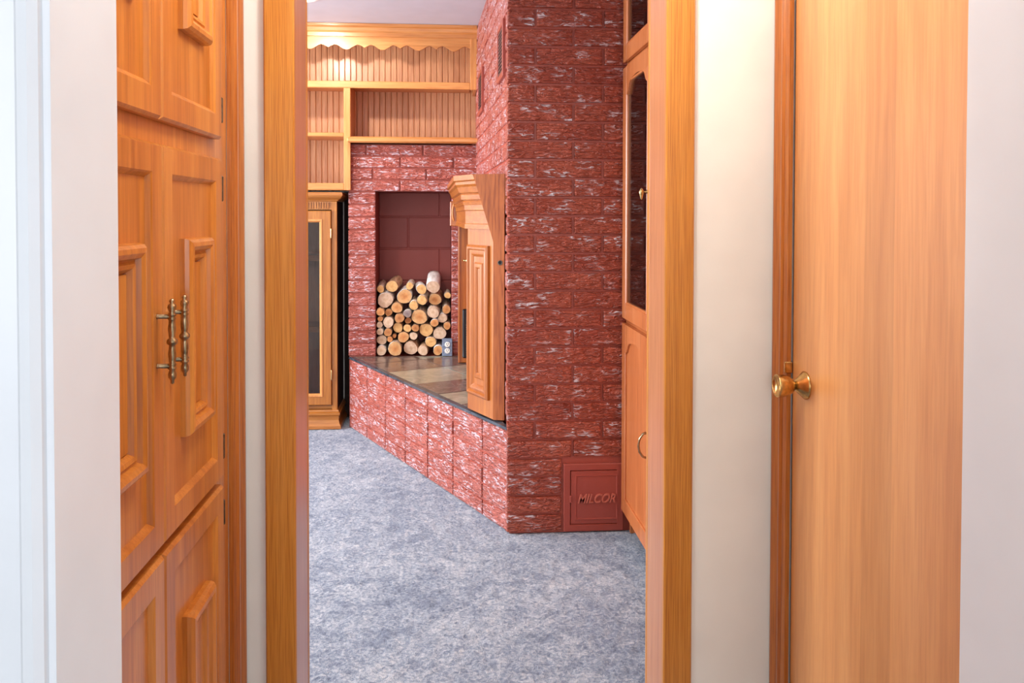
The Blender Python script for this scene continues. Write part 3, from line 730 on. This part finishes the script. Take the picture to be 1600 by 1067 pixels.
def shelf(x0, x1, z0, z1, lip=0.0, name='shelf'):
    bm = new(); box(bm, x0, x1, SB-lip, SB+0.02, z0, z1, 0.003); box(bm, x0, x1, SB+0.02, SK, z1-0.022, z1); return put(name, bm, SHELFX, bk_)
shelf(BX0, 0.134, 2.070, 2.112)
shelf(-0.585, 0.150, 1.740, 1.778)
put('ledge', B(-0.606, 0.188, SB-0.035, SB+0.01, 1.740, 1.772, 0.008), SHELFX, bk_)
put('stile', B(-0.628, -0.588, SB, SB+0.02, 1.453, 2.070, 0.002), SHELFZ, bk_)
put('divider', B(-0.612, -0.590, SB+0.02, SK, 1.456, 2.088), SHELFZ, bk_)
put('stile', B(-1.265, -1.225, SB, SB+0.02, 1.453, 2.070, 0.002), SHELFZ, bk_)
put('divider', B(-1.256, -1.234, SB+0.02, SK, 1.456, 2.088), SHELFZ, bk_)
for a_, b_ in ((-1.225, -0.628), (BX0, -1.265)):
    shelf(a_, b_, 1.776, 1.800); shelf(a_, b_, 1.453, 1.496)
pm = {}
x = BX0; pw = 0.0365
while x < 0.150:
    tall = x < -0.60
    if tall not in pm:
        z0 = 1.456 if tall else 1.745
        t = new(); prism(t, [(-pw/2+0.0005, 0.012), (-pw/2+0.0005, 0.004), (-pw/2+0.0045, 0.0), (pw/2-0.0045, 0.0), (pw/2-0.0005, 0.004), (pw/2-0.0005, 0.012)],
                lambda a, b: (a, b, z0-1.453), lambda a, b: (a, b, 2.44-1.453))
        bmesh.ops.recalc_face_normals(t, faces=t.faces)
        pm[tall] = bpy.data.meshes.new('plank'); t.to_mesh(pm[tall]); t.free(); pm[tall].materials.append(PLANKZ)
    o = bpy.data.objects.new('plank', pm[tall]); COL.objects.link(o); o.parent = bk_; o.location = (x+pw/2+0.6, SK-SB-0.012, 0); x += pw
put('gap_shade_board', B(-0.665, LEFT-0.001, 5.414, 5.428, 0.0, 1.450), SHADEW, far)  # added board: paints the shade in the gap beside the display cabinet
put('back_board', B(BX0, -0.6, SK+0.001, SK+0.012, 1.456, 2.44), SHADEW, bk_); put('back_board', B(-0.6, 0.17, SK+0.001, SK+0.012, 1.745, 2.44), SHADEW, bk_)

# display cabinet standing under the bookcase
dc = thing('display_cabinet', (-1.05, 5.12, 0), 'oak display cabinet with glass doors and fluted frieze standing on the carpet', 'display cabinet')
CF = 5.115; CR = -0.672; CL = -1.62
for nm, bm_, mt in (('side_panel', B(CR-0.02, CR-0.002, CF+0.02, 5.425, 0.02, 1.40), SHADEW), ('side_panel', B(CL, CL+0.02, CF+0.02, 5.425, 0.02, 1.40), SHADEW),
                    ('back_panel', B(CL+0.02, CR-0.02, 5.395, 5.405, 0.10, 1.40), PLANKZ), ('floor_board', B(CL+0.02, CR-0.02, CF+0.02, 5.39, 0.12, 0.14), DISPX),
                    ('top_board', B(CL, CR, CF, 5.425, 1.385, 1.405), DISPX)):
    put(nm, bm_, mt, dc)
mid = (CL+CR)/2
put('stile', B(CR-0.032, CR, CF, CF+0.02, 0.115, 1.385, 0.002), DISPZ, dc); put('stile', B(CL, CL+0.032, CF, CF+0.02, 0.115, 1.385, 0.002), DISPZ, dc)
put('stile', B(mid-0.02, mid+0.02, CF, CF+0.02, 0.115, 1.335, 0.002), DISPZ, dc)
fb = put('frieze', B(CL+0.03, CR-0.03, CF, CF+0.02, 1.335, 1.385), DISPX, dc)
xx = CL+0.04; fm = None
while xx < CR-0.04:
    if fm is None:
        t = new(); box(t, -0.0042, 0.0042, -0.007, 0.001, -0.019, 0.019); fm = bpy.data.meshes.new('flute'); t.to_mesh(fm); t.free(); fm.materials.append(DISPZ)
    o = bpy.data.objects.new('flute', fm); COL.objects.link(o); o.parent = fb; o.location = Vector((xx, CF, 1.360))-Vector(dc['_org']); xx += 0.015
bm = new()
cpf = [(0.0, 1.385), (0.006, 1.388), (0.010, 1.395), (0.022, 1.402), (0.034, 1.414), (0.038, 1.424), (0.036, 1.436), (0.030, 1.440), (-0.05, 1.440), (-0.05, 1.385)]
def csweep(path, prof): return sweep(new(), path, prof)
# travel so that 'left' is outwards: right side back->front, then front right->left reversed
pth = [(CL, CF), (CR, CF), (CR, 5.425)]
put('crown_molding', csweep(pth, [(-a, b) for a, b in cpf]), DISPX, dc)
bpf = [(0.0, 0.118), (0.006, 0.116), (0.010, 0.108), (0.008, 0.104), (0.016, 0.100), (0.016, 0.088), (0.010, 0.080), (0.008, 0.055), (0.014, 0.034), (0.022, 0.022), (0.024, 0.004), (-0.03, 0.004), (-0.03, 0.118)]
put('base_molding', csweep(pth, [(-a, b) for a, b in bpf]), DISPX, dc)
ff = lambda u, v, h: (u, CF-h, v)
for a_, b_ in ((mid+0.022, CR-0.034), (CL+0.034, mid-0.022)):
    df = ring(new(), ff, (a_, b_, 0.148, 1.328), [(0, -0.015), (0, 0.010), (0.004, 0.014), (0.056, 0.014), (0.056, -0.015)])
    d_ = put('door', df, DISPZ, dc)
    put('glazing_bead', ring(new(), ff, (a_+0.050, b_-0.050, 0.198, 1.278), [(0, 0.012), (0.003, 0.018), (0.012, 0.018), (0.020, 0.006), (0.020, -0.01), (0, -0.01)]), SHELFZ, d_)
    put('pane', B(a_+0.06, b_-0.06, CF-0.004, CF-0.001, 0.208, 1.268), GLASSD, d_)
    for zz in (0.33, 1.19):
        t = lathe(new(), [(0.004, 0), (0.005, 0.004), (0.005, 0.058), (0.004, 0.062)], Matrix.Translation((b_+0.001 if b_ > mid else a_-0.001, CF-0.014, zz-0.03)), 10); put('hinge', t, PALEB, d_, None, True)
for zz in (0.61, 1.045): put('shelf', B(CL+0.02, CR-0.02, CF+0.03, 5.39, zz-0.024, zz+0.012, 0.003), DISPX, dc)

# ------------------------------------------------------------------ hutch on the right wall of the room
hu = thing('wall_hutch', (0.93, 2.75, 0), 'tall reddish oak hutch with arched glass doors beside the brick chimney', 'hutch')
UX = 0.726; UY0, UY1 = 2.10, 3.352
for nm, bm_, mt in (('side_panel', B(UX+0.02, 1.145, UY1-0.018, UY1, 0.0, CEIL_Z-0.005), HUTZ), ('side_panel', B(UX+0.02, 1.145, UY0, UY0+0.018, 0.0, CEIL_Z-0.005), HUTZ),
        ('back_panel', B(1.130, 1.145, UY0+0.018, UY1-0.018, 0.0, CEIL_Z-0.005), SHADEW), ('toe_kick', B(UX+0.045, UX+0.06, UY0+0.018, UY1-0.018, 0.0, 0.085), HOLE),
        ('face_rail', B(UX, UX+0.02, UY0, UY1, 0.085, 0.105), HUTY), ('face_rail', B(UX+0.001, UX+0.02, UY0, UY1, 0.862, 0.892), HUTY), ('face_rail', B(UX+0.001, UX+0.02, UY0, UY1, 1.890, 1.925), HUTY),
        ('worktop', B(UX+0.02, 1.13, UY0+0.018, UY1-0.018, 0.866, 0.888), HUTY), ('shelf', B(UX+0.05, 1.13, UY0+0.018, UY1-0.018, 1.22, 1.236), HUTY), ('shelf', B(UX+0.05, 1.13, UY0+0.018, UY1-0.018, 1.56, 1.576), HUTY)):
    put(nm, bm_, mt, hu)
dw = 0.478; nD = 2
def arch_rail(bm, y0, y1, zt, zr, xf, xb):
    """top rail with a cathedral-arch lower edge; zr = shoulder height"""
    L = y1-y0; pts = [(y0, zr)]
    rise = 0.048
    for i in range(17):
        f = i/16; t = f
        if t < 0.18: h = rise*(0.5-0.5*math.cos(math.pi*t/0.18))
        elif t > 0.82: h = rise*(0.5-0.5*math.cos(math.pi*(1-t)/0.18))
        else: h = rise+0.010*math.sin(math.pi*(t-0.18)/0.64)
        pts.append((y0+0.012+(L-0.024)*f, zr+h))
    pts += [(y1, zr), (y1, zt), (y0, zt)]
    prism(bm, pts, lambda a, b: (xf, a, b), lambda a, b: (xb, a, b))
for k in range(nD):
    yb = UY1-0.012-k*(dw+0.012); ya = yb-dw; st = 0.062
    xf, xb = UX-0.019, UX-0.001
    for nm, z0, z1, glass in (('lower_door', 0.100, 0.866, False), ('glass_door', 0.886, 1.897, True), ('upper_glass_door', 1.919, 2.44, True)):
        bm = new(); box(bm, xf, xb, ya, ya+st, z0, z1, 0.003); box(bm, xf, xb, yb-st, yb, z0, z1, 0.003); box(bm, xf, xb, ya+st, yb-st, z0, z0+st, 0.002)
        arch_rail(bm, ya+st, yb-st, z1, z1-0.115, xf, xb)
        d_ = put(nm.replace('upper_', '').replace('lower_door', 'door'), bm, HUTZ, hu)
        if glass:
            put('pane', B(xf+0.009, xf+0.012, ya+st-0.006, yb-st+0.006, z0+st-0.006, z1-0.05), GLASS, d_)
            put('glazing_bead', ring(new(), lambda u, v, h: (xf+0.006-h, u, v), (ya+st, yb-st, z0+st, z1-0.06), [(0, 0.004), (0.003, 0.0065), (0.008, 0.003), (0.008, -0.003), (0, -0.003)]), HUTZ, d_)
        else:
            bm = new(); box(bm, xf+0.008, xf+0.014, ya+st-0.006, yb-st+0.006, z0+st-0.006, z1-0.05); put('panel', bm, HUTZ, d_)
        if nm == 'lower_door':
            hy, hz0, hz1 = ya+0.052, 0.435, 0.525
            pts = [(xf, hy, hz0), (xf-0.012, hy, hz0+0.004), (xf-0.024, hy, hz0+0.022), (xf-0.028, hy, (hz0+hz1)/2), (xf-0.024, hy, hz1-0.022), (xf-0.012, hy, hz1-0.004), (xf, hy, hz1)]
            put('handle', tube(new(), pts, 0.0045, 10), BRASS, d_, None, True)
        if nm == 'glass_door':
            M = axis_m((xf-0.022, ya+0.052, 1.372), (0, 0, 1))
            kb_ = put('drop_pull', lathe(new(), [(0.001, -0.014), (0.004, -0.010), (0.0055, -0.002), (0.008, 0.006), (0.009, 0.014), (0.005, 0.024), (0.001, 0.028)], M, 14), PALEB, d_, None, True)
            put('pull_stem', lathe(new(), [(0.007, 0), (0.007, 0.003), (0.0025, 0.006), (0.0025, 0.024)], axis_m((xf, ya+0.052, 1.386), (-1, 0, 0)), 12), PALEB, kb_, None, True)

# ------------------------------------------------------------------ hall cabinet on the left
hc_ = thing('hall_cabinet', (HX0-0.2, 1.34, 0), 'tall honey oak linen cabinet with panelled doors along the hall', 'cabinet')
DF = -0.455; GX = HX0-0.001
CY0, CYM, CY1 = 1.017, 1.371, 1.725
bm = new(); box(bm, GX-0.018, GX, 0.86, 1.828, 0, 0.08); box(bm, GX-0.018, GX, CY1-0.018, 1.828, 0.08, 2.25); box(bm, GX-0.018, GX, 0.86, CY0+0.02, 0.08, 2.25)
for z0, z1 in ((0.735, 0.785), (1.395, 1.47), (2.16, 2.25)): box(bm, GX-0.018, GX, CY0+0.02, CY1-0.018, z0, z1)
box(bm, GX-0.018, GX-0.001, CYM-0.022, CYM+0.022, 0.08, 2.14)
put('face_frame', bm, CABZ, hc_)
bm = new(); box(bm, HX0-0.44, GX-0.018, 0.865, 1.820, 0.0, 0.02); box(bm, HX0-0.44, HX0-0.43, 0.865, 1.820, 0.02, 2.25); box(bm, HX0-0.44, GX-0.018, 1.800, 1.820, 0.02, 2.25); box(bm, HX0-0.44, GX-0.018, 0.865, 0.885, 0.02, 2.25)
put('carcass', bm, CABZ, hc_)
dfr = lambda u, v, h: (DF-0.018+h, u, v)
tiers = [(0.075, 0.752), (0.768, 1.414), (1.453, 2.18)]
for ti, (z0, z1) in enumerate(tiers):
    for dj, (y0, y1) in enumerate(((CY0, CYM-0.001), (CYM+0.001, CY1))):
        fr_ = ring(new(), dfr, (y0, y1, z0, z1), [(0, 0), (0, 0.012), (0.005, 0.018), (0.046, 0.018), (0.049, 0.016), (0.056, 0.008), (0.058, 0.0)])
        d_ = put('door', fr_, CABZ, hc_)
        put('panel', B(DF-0.016, DF-0.009, y0+0.054, y1-0.054, z0+0.054, z1-0.054), CABZ, d_)
        pr = [(0, 0.006), (0, 0.018), (0.002, 0.025), (0.007, 0.030), (0.014, 0.031), (0.021, 0.027), (0.024, 0.019), (0.026, 0.018), (0.030, 0.022), (0.036, 0.020), (0.042, 0.012), (0.044, 0.006)]
        mz0, mz1 = z0+(0.168 if ti == 2 else 0.146), z1-0.155
        put('applied_molding', ring(new(), dfr, (y0+0.108, y1-0.098, mz0, mz1), pr), CABZ, d_)
        put('molding_field', B(DF-0.010, DF-0.004, y0+0.152, y1-0.142, mz0+0.044, mz1-0.044), CABZ, d_)
        hy = y1+0.004 if dj else y0-0.004
        for hz in (z0+0.06, z1-0.06):
            put('hinge', B(GX+0.0005, GX+0.0185, min(hy, hy+(0.008 if dj else -0.008)), max(hy, hy+(0.008 if dj else -0.008)), hz-0.026, hz+0.026, 0.002), STEEL, d_)
        if ti == 1:
            hy = y1-0.030 if dj == 0 else y0+0.030
            sp = [(0.0008, -0.072), (0.0025, -0.070), (0.0022, -0.066), (0.0048, -0.061), (0.0052, -0.055), (0.0035, -0.048), (0.0052, -0.046), (0.0052, -0.044), (0.0036, -0.042), (0.0054, -0.039), (0.0040, -0.036),
                  (0.0042, -0.030), (0.0050, -0.022), (0.0040, -0.009), (0.0038, -0.006), (0.0064, -0.003), (0.0068, 0.0), (0.0064, 0.003), (0.0038, 0.006), (0.0040, 0.009), (0.0050, 0.022), (0.0042, 0.030),
                  (0.0040, 0.036), (0.0054, 0.039), (0.0036, 0.042), (0.0052, 0.044), (0.0052, 0.046), (0.0034, 0.050), (0.0056, 0.058), (0.0050, 0.062), (0.0022, 0.065), (0.0036, 0.068), (0.0030, 0.071), (0.0008, 0.073)]
            hb = put('handle', lathe(new(), sp, Matrix.Translation((DF+0.023, hy, 1.1015)) @ Matrix.Scale(1.25, 4, (1, 0, 0)) @ Matrix.Scale(1.25, 4, (0, 1, 0)) @ Matrix.Scale(0.93, 4, (0, 0, 1)), 16), BRASS, d_, None, True)
            for zz in (1.063, 1.141):
                put('handle_post', lathe(new(), [(0.0044, 0), (0.0042, 0.001), (0.0038, 0.002), (0.0036, 0.023)], axis_m((DF, hy, zz), (1, 0, 0)), 12), BRASS, hb, None, True)

# ------------------------------------------------------------------ ceiling lamps
def downlight(x, y, label, power, tilt):
    t = thing('recessed_downlight', (x, y, CEIL_Z), label, 'ceiling light', 'recessed ceiling lights')
    M = axis_m((x, y, CEIL_Z), (0, 0, -1))
    put('trim_ring', lathe(new(), [(0.095, -0.001), (0.095, 0.004), (0.088, 0.008), (0.070, 0.008), (0.066, 0.001)], M, 28), LAMPR, t, None, True)
    put('bulb', lathe(new(), [(0.060, 0.001), (0.056, 0.012), (0.035, 0.022), (0.0, 0.026)], M, 24), BULB, t, None, True)
    l = bpy.data.lights.new('downlight_beam', 'SPOT'); l.energy = power; l.color = (1.0, 0.92, 0.83); l.spot_size = math.radians(144); l.spot_blend = 0.35; l.shadow_soft_size = 0.03
    o = bpy.data.objects.new('downlight_beam', l); COL.objects.link(o); o.parent = t; o.location = (0, 0, -0.06); o.rotation_euler = (math.radians(tilt), 0, 0)
downlight(-0.775, 4.50, 'lit recessed ceiling light in front of the bookcase', 32, 27)
downlight(-0.80, 2.90, 'lit recessed ceiling light on the doorway side of the family room', 20, 0)
hl = thing('hall_ceiling_light', (0.15, 1.38, CEIL_Z), 'white glass ceiling light in the middle of the hall', 'ceiling light')
put('base_plate', lathe(new(), [(0.07, 0), (0.07, 0.02), (0.05, 0.03), (0, 0.03)], axis_m((0.15, 1.38, CEIL_Z), (0, 0, -1)), 24), PALEB, hl, None, True)
put('glass_bowl', lathe(new(), [(0.13, 0.022), (0.135, 0.035), (0.11, 0.07), (0.06, 0.095), (0, 0.10)], axis_m((0.15, 1.38, CEIL_Z), (0, 0, -1)), 28), BULB, hl, None, True)
l = bpy.data.lights.new('hall_lamp', 'POINT'); l.energy = 20; l.color = (1.0, 0.96, 0.89); l.shadow_soft_size = 0.12
o = bpy.data.objects.new('hall_lamp', l); COL.objects.link(o); o.parent = hl; o.location = (0, 0, -0.26)

for o in bpy.data.objects:
    if '_org' in o: del o['_org']
